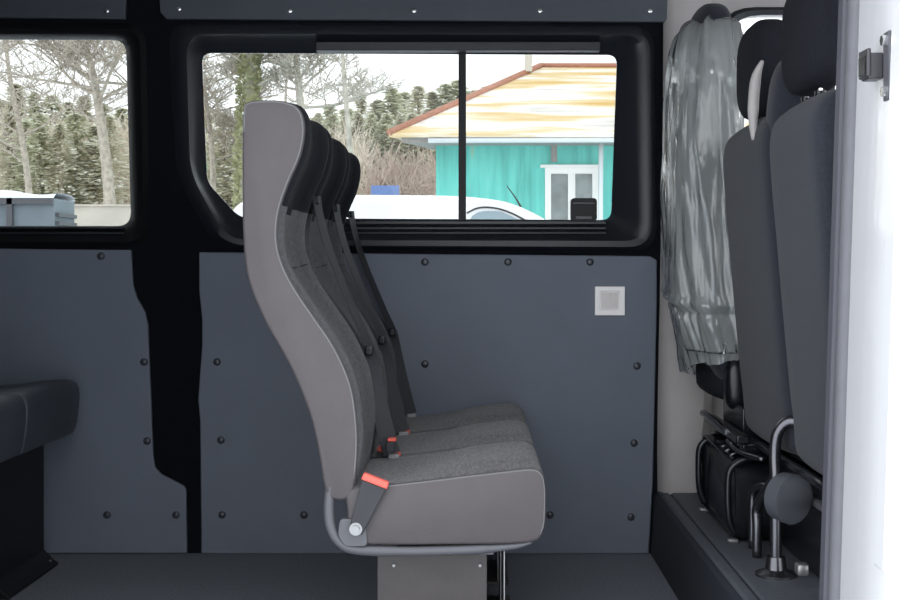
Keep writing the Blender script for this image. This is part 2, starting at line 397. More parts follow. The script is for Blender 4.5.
# front end with windscreen
bm = nb(); 
for a in ((2.07, 2.12, 2.2, 4.40, -.05, .95), (2.07, 2.12, 2.2, 4.40, 1.75, zt), (2.07, 2.12, 2.2, 2.35, .95, 1.75), (2.07, 2.12, 4.25, 4.4, .95, 1.75)): box(bm, *a)
struct('wall_front', bm, M['beige'], 'front end of the cab around the windscreen')

# near door pillar, tilted a little
def tilt(bm, ax=(.72, 0, .957), k=.033):   # top further forward
    for v in bm.verts: v.co.x += (v.co.z-.957)*k
bm = nb()
prof = [(.718, 2.20), (.716, 2.47), (.724, 2.485), (.95, 2.485), (.95, 2.10), (.80, 2.10), (.79, 2.15), (.735, 2.16), (.722, 2.175)]
loft(bm, [[(x, y, z) for x, y in prof] for z in (-.35, .1, .6, 1.1, 1.6, 2.0)], (True, True)); tilt(bm)
jp = struct('trim_8', bm, M['white'], 'white painted door pillar of the sliding door opening', bevel=.006)
bm = nb()
loft(bm, [[(x, y, z) for x, y in ((.716, 2.484), (.706, 2.492), (.704, 2.512), (.712, 2.522), (.80, 2.522), (.80, 2.484))] for z in (-.30, .5, 1.2, 1.95)], (True, True)); tilt(bm)
obj('door_seal', bm, M['seal'], jp, smooth=50)
bm = nb()
loft(bm, [[(x, y, z) for x, y in ((.712, 2.522), (.700, 2.526), (.697, 2.548), (.706, 2.572), (.80, 2.572), (.80, 2.522))] for z in (-.05, .5, 1.2, 1.95)], (True, True)); tilt(bm)
obj('inner_seal', bm, M['seald'], jp, smooth=50)
# pressed panel on the jamb face
bm = nb(); box(bm, .712, .722, 2.205, 2.262, Z(568, 2.24), Z(-40, 2.24)); tilt(bm); obj('pressed_step', bm, M['white'], jp, bevel=.004)
def jp_(u, v):
    x = .7155
    for _ in range(3): q = Q0(u, v, x); x = .7165+(q.z-.957)*.033
    return q
def Q0(u, v, x):
    Y = x*F/(u-U0); return Vector((x, Y, Z(v, Y)))
# striker
st = thing('door_striker', 'dark metal door striker bolted to the white door pillar', 'striker', (.727, 2.33, 1.31))
Yq = 2.29; Zt_, Zb_ = Z(32, Yq), Z(101, Yq)
xj = .7165+(1.31-.957)*.033
bm = nb(); box(bm, xj-.004, xj+.002, 2.268, 2.302, Zb_, Zt_); obj('plate', bm, M['rail'], st, bevel=.003)
bm = nb(); box(bm, xj-.030, xj-.003, 2.300, 2.345, Z(80, 2.32), Z(54, 2.32)); box(bm, xj-.034, xj-.026, 2.296, 2.349, Z(78, 2.32), Z(50, 2.32)); obj('housing', bm, M['strik'], st, bevel=.003)
bm = nb(); box(bm, xj-.036, xj-.0345, 2.304, 2.341, Z(75, 2.32), Z(57, 2.32)); obj('recess', bm, M['blackpl'], st)
for v in (41, 92):
    bm = nb(); cyl(bm, (xj-.003, 2.285, Z(v, Yq)), (-1, 0, 0), .010, .009, 6); obj('bolt', bm, M['chrome'], st)

# ------------------------------------------------------------------ seats
YS = 2.90; SW = .426; k29 = YS/F
def loop2d(pts, n=5, close=True): return catmull([(X(u, YS), Z(v, YS)) for u, v in pts], n, close)
def inward(loop):
    n = len(loop); A = sum(loop[i][0]*loop[(i+1) % n][1]-loop[(i+1) % n][0]*loop[i][1] for i in range(n)); s = 1 if A > 0 else -1
    out = []
    for i in range(n):
        a = Vector(loop[i-1]); b = Vector(loop[(i+1) % n]); d = (b-a).normalized(); out.append(Vector((-d.y, d.x))*s)
    return out
def soft(loop, W, y0, rec, fw, r=.007, dz=None):
    """rings across the width with rounded edges; fw(i)->0..1 says where 'rec(t)' offset applies"""
    nrm = inward(loop); rings = []
    ts = [(0, r), (r*.3, r*.3), (r, 0)]
    ts = ts+[(W*f, 0) for f in (.07, .12, .18, .26, .36, .5, .64, .74, .82, .88, .93)]+[(W-a, b) for a, b in ts[::-1]]
    for y, o in ts:
        row = []
        for i, p in enumerate(loop):
            q = Vector(p)+nrm[i]*(o+rec(y/W)*fw(i)); row.append((q.x, y0+y, q.y))
        rings.append(row)
    return rings
front = [(352, 495), (357, 460), (357, 425), (351, 385), (335, 348), (315, 318), (296, 290), (283, 265), (277, 240), (279, 212), (288, 184), (300, 156), (304.5, 130), (300, 110), (286, 101.5)]
rear = [(265, 100), (246, 103), (242.5, 120), (242, 180), (243, 240), (248, 280), (265, 322), (289, 365), (308, 410), (318, 450), (325, 490), (335, 500)]
def sm(t): t = max(0, min(1, t)); return t*t*(3-2*t)
def make_seat(loc, label, group, mats, cush, back=True, dark=False):
    t = thing('van_seat', label, 'seat', loc, group)
    side, fab, fabd, top, pip = mats
    lp = loop2d(front+rear, 4); nf = (len(front)-1)*4
    fw = lambda i: sm(i/8)*sm((nf+2-i)/8) if i <= nf+2 else 0
    rec = lambda f: .030*sm((f-.10)/.16)*sm((.90-f)/.16)-.010*sm(f/.08)*sm((1-f)/.08)
    rings = soft(lp, SW, YS, rec, fw)
    bm = nb(); R = loft(bm, rings, (True, True))
    zsplit = Z(207, YS)
    for f in bm.faces:
        c = f.calc_center_median(); yy = (c.y-YS)/SW
        if len(f.verts) > 4: f.material_index = 0; continue
        i = min(range(len(lp)), key=lambda k: (lp[k][0]-c.x)**2+(lp[k][1]-c.z)**2)
        if i <= nf+6 and .02 < yy < .98: f.material_index = 2 if c.z > zsplit else 1
    br = obj('backrest', bm, [side, fab, fabd], t, smooth=55)
    for yy in (YS+.003, YS+SW-.003):
        bm = nb(); nr = inward(lp)
        tube(bm, [(lp[i][0]+nr[i].x*.004, yy, lp[i][1]+nr[i].y*.004) for i in range(2, nf+14)], .0027, 6)
        obj('piping', bm, pip, br, smooth=True)
    # cross seams in the front fabric
    for v in (207, 268):
        i = min(range(nf), key=lambda k: abs(lp[k][1]-Z(v, YS))); bm = nb(); nr = inward(lp)
        pts = []
        for j in range(2, 13):
            f = j/14; q = Vector(lp[i])+nr[i]*(rec(f)-.0005); pts.append((q.x, YS+SW*f, q.y))
        tube(bm, pts, .0014, 6); obj('seam', bm, M['fabricd'], br, smooth=True)
    # cushion
    lc = loop2d(cush, 4); nt = 6*4
    rec2 = lambda f: -.020*sm(f/.25)*sm((1-f)/.25)
    fw2 = lambda i: sm((i-5)/8)*sm((nt+2-i)/8) if i <= nt+2 else 0
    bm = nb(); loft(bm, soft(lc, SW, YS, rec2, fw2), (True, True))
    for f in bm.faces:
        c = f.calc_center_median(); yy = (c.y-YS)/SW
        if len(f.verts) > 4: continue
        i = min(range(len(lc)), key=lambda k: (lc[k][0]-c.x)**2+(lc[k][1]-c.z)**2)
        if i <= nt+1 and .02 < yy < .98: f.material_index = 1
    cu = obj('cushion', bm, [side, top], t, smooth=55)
    for yy in (YS+.003, YS+SW-.003):
        bm = nb(); nr = inward(lc); tube(bm, [(lc[i][0]+nr[i].x*.004, yy, lc[i][1]+nr[i].y*.004) for i in range(2, nt+14)], .0027, 6); obj('piping', bm, pip, cu, smooth=True)
    # side rails
    path = catmull([P(u, v, YS+.012) for u, v in ((331, 486), (329, 505), (331, 527), (341, 543), (358, 549.5), (400, 551), (440, 550.5), (480, 549), (515, 546), (532, 542))], 4)
    for dy in (0, SW-.03):
        bm = nb(); tube(bm, [(x, y+dy, z) for x, y, z in path], [.0125]*20+[.0115]*(len(path)-28)+[.010-.0009*k for k in range(8)], 8); obj('frame_rail', bm, M['rail'], t, smooth=True)
    bm = nb(); box(bm, X(379, YS), X(395, YS), YS+.02, YS+SW-.02, Z(557, YS), Z(545, YS)); box(bm, X(478, YS), X(494, YS), YS+.02, YS+SW-.02, Z(557, YS), Z(545, YS)); obj('cross_member', bm, M['rail'], t, bevel=.002)
    bm = nb(); plate(bm, px2(rpoly([(340, 519), (352, 519), (366, 527), (367, 546), (345, 546), (338, 535)], 4), YS-.004), [], YS-.004, YS+.012)
    bk = obj('bracket', bm, M['rail'], t, bevel=.002)
    bm = nb(); p = P(356.5, 527.5, YS); cyl(bm, (p.x, YS-.004, p.z), (0, -1, 0), .0145, .015); cyl(bm, (p.x, YS-.019, p.z), (0, -1, 0), .009, .006, 6); obj('bolt', bm, M['zinc'], bk, smooth=40)
    # recliner cover
    bm = nb(); rbox(bm, X(347, YS), X(362, YS), YS+.004, YS+.03, Z(505, YS), Z(486, YS)); obj('recliner_cover', bm, M['rail'], t, smooth=True)
    # short buckle stalk
    bm = nb(); c0 = P(356, 531, YS); c1 = P(375, 482, YS); d = (c1-c0).normalized(); n = Vector((-d.z, 0, d.x))
    def quad(bm, a, b, wa, wb, ya, yb):
        r = []
        for c, w in ((a, wa), (b, wb)): r.append([(c+n*w).to_tuple(), (c-n*w).to_tuple()])
        v = []
        for y in (ya, yb): v.append([bm.verts.new((r[i][j][0], y, r[i][j][2])) for i, j in ((0, 0), (0, 1), (1, 1), (1, 0))])
        bm.faces.new(v[0]); bm.faces.new(v[1][::-1])
        for k in range(4): bm.faces.new((v[0][k], v[0][(k+1) % 4], v[1][(k+1) % 4], v[1][k]))
    quad(bm, c0, c1, .016, .029, YS-.016, YS-.004); bu = obj('buckle', bm, M['webbing'], t, bevel=.002)
    bm = nb(); quad(bm, c1-d*.002, c1+d*.014, .031, .030, YS-.022, YS-.002); obj('release_button', bm, M['red'], bu, bevel=.003)
    # lap and shoulder belt on the far side of the seat
    yb = YS+.412; kb = yb/F
    pts = [(317, 196), (319, 212), (326, 240), (336, 268), (347, 295), (360, 325), (369, 347), (371, 360), (375, 385), (381, 412), (388, 440), (392, 454)]
    c = [Vector((X(u, yb), yb, Z(v, yb)+.0)) for u, v in pts]; c = [Vector(q) for q in catmull([tuple(q) for q in c], 3)]
    bm = nb(); rows = []
    for i, q in enumerate(c):
        f = i/(len(c)-1); tw = .30+sm((f-.45)/.35)*.85; tg = (c[min(i+1, len(c)-1)]-c[max(i-1, 0)]).normalized()
        side_ = Vector((0, 1, 0)); oth = tg.cross(side_).normalized()
        w = (side_*math.cos(tw)+oth*math.sin(tw)); nn = tg.cross(w).normalized(); hw = .023
        rows.append([q+w*hw+nn*.001, q-w*hw+nn*.001, q-w*hw-nn*.001, q+w*hw-nn*.001])
    loft(bm, [[tuple(v) for v in r] for r in rows], (True, True)); be = obj('seat_belt', bm, M['webbing'], t, smooth=40)
    bm = nb(); q = Vector((X(369.5, yb), yb, Z(350, yb))); box(bm, q.x-.010, q.x+.010, yb-.028, yb+.028, q.z-.012, q.z+.012); obj('belt_tongue', bm, M['blackpl'], be, bevel=.004)
    bm = nb(); q = P(317, 200, yb); box(bm, q.x-.014, q.x+.006, yb-.02, yb+.008, q.z-.012, q.z+.010); obj('belt_guide', bm, M['rubber'], be, bevel=.005)
    bm = nb(); q = P(393, 456, yb); box(bm, q.x-.012, q.x+.016, yb-.012, yb+.006, q.z-.012, q.z+.006); obj('belt_anchor', bm, M['zinc'], be, bevel=.002)
    return t
cush = [(350, 489), (395, 484), (430, 480), (470, 475), (505, 471), (530, 468.5), (541, 472), (545.5, 484), (546, 510), (543, 532), (528, 543), (450, 545), (375, 545), (352, 540), (347, 510)]
grp = 'three grey seats in a row across the van'
mats = (M['leather'], M['fabric'], M['fabricd'], M['topfab'], M['piping'])
seat = make_seat((X(430, YS), YS+.22, 0), 'nearest grey seat of the row, side on, with a red buckle above a steel bolt', grp, mats, cush)
def pedestal(par):
    Yp = 3.0; zt_ = Z(557, YS)
    bm = nb(); box(bm, X(377, Yp), X(487, Yp), Yp, Yp+.004, .004, zt_); box(bm, X(377, Yp), X(377, Yp)+.004, Yp, Yp+.26, .004, zt_); box(bm, X(377, Yp), X(487, Yp), Yp+.256, Yp+.26, .004, zt_)
    box(bm, X(377, Yp), X(505, Yp), Yp, Yp+.26, zt_-.006, zt_)
    p = obj('pedestal', bm, M['pedestal'], par, bevel=.002)
    bm = nb(); box(bm, X(377, Yp)-.03, X(505, Yp)+.03, Yp-.02, Yp+.28, 0, .006); obj('base_plate', bm, M['pedestal'], p, bevel=.002)
    bm = nb(); box(bm, X(503.6, Yp), X(505, Yp), Yp, Yp+.26, .004, zt_-.004); obj('edge_plate', bm, M['zinc'], p, bevel=.001)
    for u in (394, 480):
        bm = nb(); q = P(u, 558, Yp); cyl(bm, (q.x, Yp-.005, .262), (0, -1, 0), .0035, .004, 8); obj('rivet', bm, M['zinc'], p)
    bm = nb(); box(bm, X(470, Yp), X(512, Yp), Yp-.02, Yp+.2, zt_, zt_+.008); obj('top_bracket', bm, M['zinc'], p, bevel=.002)
    return p
pedestal(seat)
s2 = dup(seat, (0, .45, 0), 'middle grey seat of the row, between the nearest seat and the seat by the wall')
s3 = dup(seat, (0, .90, 0), 'farthest grey seat of the row, against the panelled wall')

bm = nb(); box(bm, X(391, 3.26)-.012, X(391, 3.26)+.010, 3.25, 3.275, Z(452, 3.26), Z(441, 3.26)); b2 = obj('buckle', bm, M['webbing'], seat, bevel=.003)
bm = nb(); box(bm, X(392, 3.26)-.011, X(392, 3.26)+.011, 3.247, 3.278, Z(441, 3.26), Z(438, 3.26)); obj('release_button', bm, M['red'], b2, bevel=.002)
# rear row: black leatherette, only its two front ends in view
def rear_seat(y0, label):
    W = .485; xf = -1.277
    t = thing('bench_seat', label, 'seat', (xf-.3, y0+W/2, 0), 'black seats at the left edge')
    prof = [(xf-.50, .575), (xf-.35, .568), (xf-.18, .578), (xf-.07, .592), (xf-.018, .588), (xf, .560), (xf-.002, .50), (xf-.014, .435), (xf-.045, .418), (xf-.25, .412), (xf-.5, .41), (xf-.52, .5)]
    lp = catmull(prof, 4, True)
    bm = nb(); loft(bm, soft(lp, W, y0, lambda f: -.006*sm(f/.2)*sm((1-f)/.2), lambda i: 1 if i < 30 else 0, r=.010), (True, True)); cu = obj('cushion', bm, M['bleather'], t, smooth=60)
    bm = nb(); nr = inward(lp); tube(bm, [(lp[i][0]+nr[i].x*.006, y0+.012, lp[i][1]+nr[i].y*.006) for i in range(2, 36)], .003, 6); obj('piping', bm, M['cap'], cu, smooth=True)
    pb = [(xf-.47, .50), (xf-.46, .62), (xf-.50, .85), (xf-.56, 1.10), (xf-.54, 1.30), (xf-.58, 1.42), (xf-.66, 1.42), (xf-.69, 1.2), (xf-.68, .9), (xf-.62, .6), (xf-.57, .48)]
    lb = catmull(pb, 4, True); bm = nb(); loft(bm, soft(lb, W, y0, lambda f: .02*sm((f-.1)/.2)*sm((.9-f)/.2), lambda i: 1 if i < 18 else 0, r=.010), (True, True)); obj('backrest', bm, M['bleather'], t, smooth=60)
    bm = nb(); xp = -1.385; box(bm, xp-.30, xp, y0+.03, y0+W-.02, .006, .416); pd = obj('pedestal', bm, M['rubber'], t, bevel=.006)
    bm = nb(); plate(bm, [(xp-.33, 0), (xp+.045, 0), (xp+.045, .010), (xp+.03, .018), (xp, .05), (xp-.33, .05)], [], y0+.03, y0+W-.02); obj('foot', bm, M['rubber'], pd, bevel=.002)
    bm = nb(); cyl(bm, (xp+.025, y0+W-.05, .016), (0, 0, 1), .008, .006, 6); obj('bolt', bm, M['zinc'], pd)
    return t
rear_seat(3.665, 'black leatherette seat by the left wall panel, the farther of its pair')
rear_seat(3.175, 'black leatherette seat cut by the left picture edge, the nearer of the two')

# ------------------------------------------------------------------ cab seats
def backblock(name, par, rearpts, thick, y0, y1, m, zr=1):
    """rearpts (x,z) bottom->top of the rear face"""
    fr = [(x+thick*(1 if i < len(rearpts)-1 else .65), z) for i, (x, z) in enumerate(rearpts)][::-1]
    top = [((rearpts[-1][0]+fr[0][0])/2, rearpts[-1][1]+.022)]
    lp = catmull(rearpts+top+fr, 4, True); W = y1-y0
    rings = []; nr = inward(lp)
    for f, o in ((0, .045*zr), (.01, .028*zr), (.03, .014*zr), (.07, .005*zr), (.13, 0), (.3, -.004), (.5, -.005), (.7, -.004), (.87, 0), (.93, .005), (.97, .014), (.99, .028), (1, .045)):
        rings.append([(p[0]+nr[i].x*o, y0+W*f, p[1]+nr[i].y*o) for i, p in enumerate(lp)])
    bm = nb(); loft(bm, rings, (True, True)); return obj(name, bm, m, par, smooth=60)
pb = thing('passenger_bench', 'dark grey double cab seat with two backrests and two headrests beside the white pillar', 'seat', (.9, 3.15, .216))
rp = [(.765, .50), (.742, .60), (.722, .80), (.705, 1.00), (.690, 1.18), (.688, 1.27), (.706, 1.315)]
backblock('backrest', pb, rp, .14, 3.085, 3.665, M['cabfab'], .5)
backblock('backrest', pb, [(x, z-.012*sm((z-.9)/.3)) for x, z in rp], .14, 2.62, 3.080, M['cabfab'], .5)
for y0, y1, dz in ((3.26, 3.56, 0), (2.77, 3.04, .0)):
    bm = nb(); rbox(bm, .700, .815, y0, y1, 1.345, 1.60, e=3.4); 
    for v in bm.verts: v.co.x += (v.co.z-1.35)*.01
    h = obj('headrest', bm, M['cabfab2'], pb, smooth=True)
    for yy in ((y0+y1)/2-.06, (y0+y1)/2+.06):
        bm = nb(); cyl(bm, (.757, yy, 1.30), (0, 0, 1), .006, .07, 8); obj('post', bm, M['chrome'], h, smooth=40)
    
    for yy in ((y0+y1)/2-.06, (y0+y1)/2+.06):
        bm = nb(); cyl(bm, (.757, yy, 1.325), (0, 0, 1), .013, .018, 10); obj('post_guide', bm, M['blackpl'], h, smooth=40)
bm = nb(); rbox(bm, .700, .85, 3.035, 3.190, 1.22, 1.475, e=3)
for v in bm.verts: v.co.x += (v.co.z-1.3)*.10
hp = obj('belt_housing', bm, M['cabfab'], pb, smooth=True)
bm = nb(); tube(bm, catmull([(.688, 3.205, 1.27), (.686, 3.205, 1.33), (.689, 3.205, 1.39), (.694, 3.20, 1.43), (.706, 3.19, 1.465)], 4), [.006, .008, .010, .012, .013, .014, .014, .014, .014, .014, .014, .013, .012, .010, .008, .006, .004], 8); obj('belt_slot_trim', bm, M['beige'], hp, smooth=True)
bm = nb(); rbox(bm, .76, 1.25, 2.66, 3.66, .50, .64, e=6); obj('cushion', bm, M['cabfab'], pb, smooth=True)
bm = nb(); box(bm, .80, 1.2, 2.70, 3.62, .47, .52); obj('seat_pan', bm, M['blackpl'], pb, bevel=.01)
# lower skirt of the backrests
# bent steel tubes
def T(name, pts, r=.013, m='steel', par=None, n=4, k=10):
    bm = nb(); tube(bm, catmull([tuple(p) for p in pts], n), r, k); return obj(name, bm, M[m], par or pb, smooth=True)
xb = .712
def Q(u, v, x): # on plane x = const
    Y = x*F/(u-U0); return Vector((x, Y, Z(v, Y)))
a = T('leg', [(.716, 3.09, .222), (.716, 3.09, .36), (.716, 3.09, .44), (.716, 3.10, .50), (.722, 3.10, .555), (.75, 3.09, .585), (.79, 3.07, .57), (.83, 3.05, .53)], .0145)
bm = nb(); loft(bm, [[(.716+r*math.cos(t), 3.09+r*math.sin(t), z) for t in (2*math.pi*k/18 for k in range(18))] for r, z in ((.05, .216), (.05, .222), (.026, .232), (.022, .262))], (True, True)); obj('foot', bm, M['steel'], a, smooth=40)
T('leg', [(.712, 3.28, .218), (.712, 3.28, .30), (.712, 3.28, .345), (.724, 3.22, .40), (.735, 3.18, .44), (.735, 3.18, .50)], .0125)
T('leg', [(.722, 3.38, .218), (.722, 3.38, .33), (.726, 3.37, .375), (.755, 3.31, .39), (.79, 3.28, .37), (.80, 3.27, .30)], .011)
T('leg', [(.80, 2.80, .218), (.80, 2.80, .50)], .0145)
bm = nb(); ax = Vector((.50, -.86, -.06)).normalized(); c = Vector((.735, 2.99, Z(503, 2.95)))
tube(bm, [c-ax*.045, c-ax*.040, c-ax*.01, c, c+ax*.004], [.050, .056, .058, .058, .050], 28); obj('round_knob', bm, M['knob'], pb, smooth=35)
T('cross_tube', [(.80, 2.72, .40), (.80, 3.58, .40)], .012, 'rail')
T('cross_tube', [(.76, 2.70, .475), (.76, 3.62, .475)], .012, 'blackpl')
for q in ((.745, 2.96, .262, .014),):
    bm = nb(); rbox(bm, q[0]-q[3], q[0]+q[3], q[1]-q[3]*1.3, q[1]+q[3]*1.3, q[2]-q[3], q[2]+q[3], e=5, nu=16, nv=10); obj('clamp', bm, M['zinc'], pb, smooth=True)
bm = nb(); box(bm, .77, .80, 2.68, 2.88, .22, .46); obj('side_cover', bm, M['blackpl'], pb, bevel=.01)
bm = nb(); box(bm, .80, 1.15, 3.0, 3.5, .22, .46); obj('storage_box', bm, M['blackpl'], pb, bevel=.012)

ds = thing('driver_seat', 'dark driver seat wrapped in plastic, farthest of the cab seats', 'seat', (.9, 3.95, .216))
backblock('backrest', ds, [(.72, .62), (.685, .72), (.655, .90), (.635, 1.15), (.630, 1.40), (.648, 1.50)], .13, 3.74, 4.17, M['cabfab'])
bm = nb(); rbox(bm, .655, .775, 3.82, 4.10, 1.545, 1.755, e=2.8); hd = obj('headrest', bm, M['cabfab'], ds, smooth=True)
for yy in (3.90, 4.02):
    bm = nb(); cyl(bm, (.71, yy, 1.48), (0, 0, 1), .006, .10, 8); obj('post', bm, M['chrome'], hd, smooth=40)
bm = nb(); rbox(bm, .685, 1.25, 3.74, 4.18, .545, .70, e=4); obj('cushion', bm, M['cabfab2'], ds, smooth=True)
bm = nb(); rbox(bm, .715, .80, 3.70, 3.78, .54, .69, e=3); obj('recliner_cover', bm, M['blackpl'], ds, smooth=True)
# base box with rounded ends
bm = nb()
lp = rpoly([(3.44, .222), (3.96, .222), (3.97, .445), (3.45, .425)], .05, 6)
rr = []
for x, s in ((.700, .93), (.690, .97), (.692, 1), (.72, 1), (1.08, 1), (1.10, .96)):
    rr.append([(x, 3.70+(y-3.70)*s, .33+(z-.33)*s) for y, z in lp])
loft(bm, rr, (True, True)); bs = obj('base', bm, M['blackpl'], ds, smooth=45)
for yy in (3.47, 3.93):
    bm = nb(); tube(bm, catmull([(.694, yy, .235), (.678, yy, .28), (.675, yy, .36), (.682, yy, .41), (.72, yy, .436), (.78, yy, .445)], 4), .010, 8)
    obj('corner_rib', bm, M['blackpl'], bs, smooth=True)
for k in range(4):
    bm = nb(); yy = 3.58+k*.075; tube(bm, [(.694, yy, .425), (.715, yy, .438), (.76, yy, .442)], .006, 6)
    obj('top_rib', bm, M['steel'], bs, smooth=True)
bm = nb(); box(bm, .72, 1.1, 3.50, 3.54, .445, .475); box(bm, .72, 1.1, 3.90, 3.94, .445, .475); box(bm, .70, .735, 3.48, 3.98, .475, .50); box(bm, .74, 1.12, 3.60, 3.88, .46, .56); rl = obj('slide_rail', bm, M['blackpl'], ds, bevel=.005)
T('lever', [(.70, 4.0, .50), (.69, 3.92, .51), (.70, 3.75, .50), (.73, 3.58, .46)], .009, 'steel', ds)
T('lever', [(.70, 3.60, .47), (.71, 3.48, .455), (.75, 3.38, .45)], .007, 'steel', ds)
bm = nb(); cyl(bm, (.70, 3.60, .495), (-1, 0, 0), .010, .008, 8); obj('bolt', bm, M['chrome'], ds)
for yy in (3.46, 3.90):
    bm = nb(); box(bm, .672, .70, yy-.012, yy+.012, .216, .226); obj('foot_bolt', bm, M['zinc'], ds, bevel=.003)

# clear plastic cover over the driver backrest
lv = [(1.700, .050, .10, .720), (1.690, .070, .15, .712), (1.665, .085, .19, .702), (1.60, .098, .225, .695), (1.50, .105, .245, .692), (1.38, .108, .25, .690), (1.25, .110, .255, .688), (1.10, .112, .258, .690), (.95, .113, .26, .694), (.85, .112, .26, .702), (.75, .108, .258, .722), (.69, .104, .255, .735), (.645, .100, .25, .742)]
from mathutils import noise
bm = nb(); rings = []
lv2 = catmull(lv, 7); NN = 150
for zi, (z, hx, hy, cx) in enumerate(lv2):
    row = []
    for k in range(NN):
        t = 2*math.pi*k/NN; c_, s_ = math.cos(t), math.sin(t)
        ex = math.copysign(abs(c_)**.62, c_); ey = math.copysign(abs(s_)**.62, s_)
        w = noise.noise(Vector((ex*1.6, ey*2.6+z*.8, z*1.8+ey*2)))*.030-abs(noise.noise(Vector((ex*3+9+z, ey*5, z*2.6-ey*3))))*.030-abs(noise.noise(Vector((ex*6+z*2, ey*9+4, z*5-ey*5))))*.012
        w += .014*math.exp(-((z-.86-.02*ey)/.012)**2)-.012*math.exp(-((z-.835-.02*ey)/.012)**2)
        fl = 1.0+.05*sm((.9-z)/.25)*math.sin(ey*14+ex*5)
        zz = z+(.02*noise.noise(Vector((ex*3, ey*3, 5)))-.035*ey if z < .70 else 0)+(0.02*noise.noise(Vector((ex*3, ey*5, 1))) if z > 1.6 else 0)
        row.append((cx+(hx+w)*ex*fl, 3.955+(hy+w)*ey, zz))
    rings.append(row)
loft(bm, rings, (True, False))
pc = obj('plastic_cover', bm, M['film'], None, smooth=True)
tag(pc, 'clear crinkled plastic cover pulled over the driver seat backrest', 'plastic cover')

# ------------------------------------------------------------------ outside
def gz(x, y): return GZ+3.3*sm((y-31)/11)
bm = nb(); nx, ny = 60, 60; g = []
for j in range(ny+1):
    y = -40+120*j/ny
    g.append([bm.verts.new((-60+120*i/nx, y, gz(0, y)+(0 if y < 10 else .12*noise.noise(Vector((i*.9, j*.9, 0)))))) for i in range(nx+1)])
for j in range(ny):
    for i in range(nx): bm.faces.new((g[j][i], g[j][i+1], g[j+1][i+1], g[j+1][i]))
gr = struct('ground', bm, M['snow'], 'snow covered ground outside', smooth=True)

# house
YH = 22.0
hs = thing('house', 'teal boarded house with a weathered yellowish hipped roof', 'house', (1.9, 25, GZ))
xw0, xw1 = X(436, YH), 4.7; ze = Z(141, 21.4)
wu = (X(545, YH), X(598, YH), Z(222, YH), Z(168, YH))
bm = nb(); plate(bm, [(xw0, GZ), (xw1, GZ), (xw1, ze+.05), (xw0, ze+.05)], [[(wu[0], wu[2]-.2), (wu[1], wu[2]-.2), (wu[1], wu[3]), (wu[0], wu[3])]], YH, YH+.15)
box(bm, xw1-.15, xw1, YH+.15, 28, GZ, ze+.05); box(bm, 1.3, xw1, 28, 28.15, GZ, ze+.05)
loft(bm, [[(xw0, YH+.15, z), (xw0+.15, YH+.15, z), (1.45, 28, z), (1.3, 28, z)] for z in (GZ, ze+.05)], (True, True))
obj('wall', bm, M['teal'], hs)
ex0, ex1, ey0, ey1 = X(389, 21.3), 5.4, 21.3, 28.8
zr = Z(67, 25.0); rx0, rx1 = X(541, 25.0), 2.9; zl = Z(134, 21.3)
bm = nb()
A = [bm.verts.new(p) for p in ((ex0, ey0, zl), (ex1, ey0, zl), (ex1, ey1, zl), (1.1, ey1, zl))]
B = [bm.verts.new(p) for p in ((rx0, 25.0, zr), (rx1, 25.0, zr))]
bm.faces.new((A[0], A[1], B[1], B[0])); bm.faces.new((A[1], A[2], B[1])); bm.faces.new((A[2], A[3], B[0], B[1])); bm.faces.new((A[3], A[0], B[0]))
A2 = [bm.verts.new(v.co-Vector((0, 0, .05))) for v in A]
for k in range(4): bm.faces.new((A[k], A[(k+1) % 4], A2[(k+1) % 4], A2[k]))
bm.faces.new(A2)
rf = obj('roof', bm, M['roof'], hs)
bm = nb(); tube(bm, [(ex0, ey0, zl+.02), (rx0, 25, zr+.03)], .06, 6); tube(bm, [(rx0, 25, zr+.03), (rx1, 25, zr+.03)], .05, 6); tube(bm, [(ex1, ey0, zl+.02), (rx1, 25, zr+.03)], .06, 6); obj('ridge_cap', bm, M['copper'], rf, smooth=True)
bm = nb(); loft(bm, [[(ex0+.2, ey0+.1, z), (ex1-.15, ey0+.1, z), (ex1-.15, 28.6, z), (1.3, 28.6, z)] for z in (ze-.02, ze+.05)], (True, True)); obj('soffit', bm, M['soffit'], hs)
bm = nb(); tube(bm, [(X(428, 21.3), 21.35, Z(140, 21.3)), (ex1, 21.35, Z(139, 21.3))], .045, 8); tube(bm, [(X(601, 21.6), 21.6, Z(141, 21.6)), (X(600, 21.6), 21.6, GZ)], .04, 8); obj('gutter', bm, M['gutter'], hs, smooth=True)
bm = nb(); box(bm, X(525, 24.6), X(532, 24.6), 24.5, 24.7, Z(72, 24.6), Z(54, 24.6)); obj('chimney', bm, M['brick'], rf)
hw = nb(); um = (wu[0]+wu[1])/2; d = .10
plate(hw, [(wu[0], wu[2]-.2), (wu[1], wu[2]-.2), (wu[1], wu[3]), (wu[0], wu[3])], [[(wu[0]+d, wu[2]-.1), (um-.06, wu[2]-.1), (um-.06, wu[3]-d), (wu[0]+d, wu[3]-d)], [(um+.06, wu[2]-.1), (wu[1]-d, wu[2]-.1), (wu[1]-d, wu[3]-d), (um+.06, wu[3]-d)]], YH-.05, YH+.10)
hwo = obj('window', hw, M['wframe'], hs)
bm = nb(); box(bm, wu[0]+.05, um-.02, YH+.03, YH+.04, wu[2]-.15, wu[3]-.05); box(bm, um+.02, wu[1]-.05, YH+.03, YH+.04, wu[2]-.15, wu[3]-.05); obj('pane', bm, M['wglass'], hwo)
bm = nb(); box(bm, wu[0]-.08, wu[1]+.08, YH-.09, YH, wu[3], wu[3]+.05); obj('drip_board', bm, M['wframe'], hs)
bm = nb(); box(bm, X(551, YH), X(557, YH), YH-.03, YH, Z(162, YH), Z(145, YH)); obj('vent', bm, M['soffit'], hs)

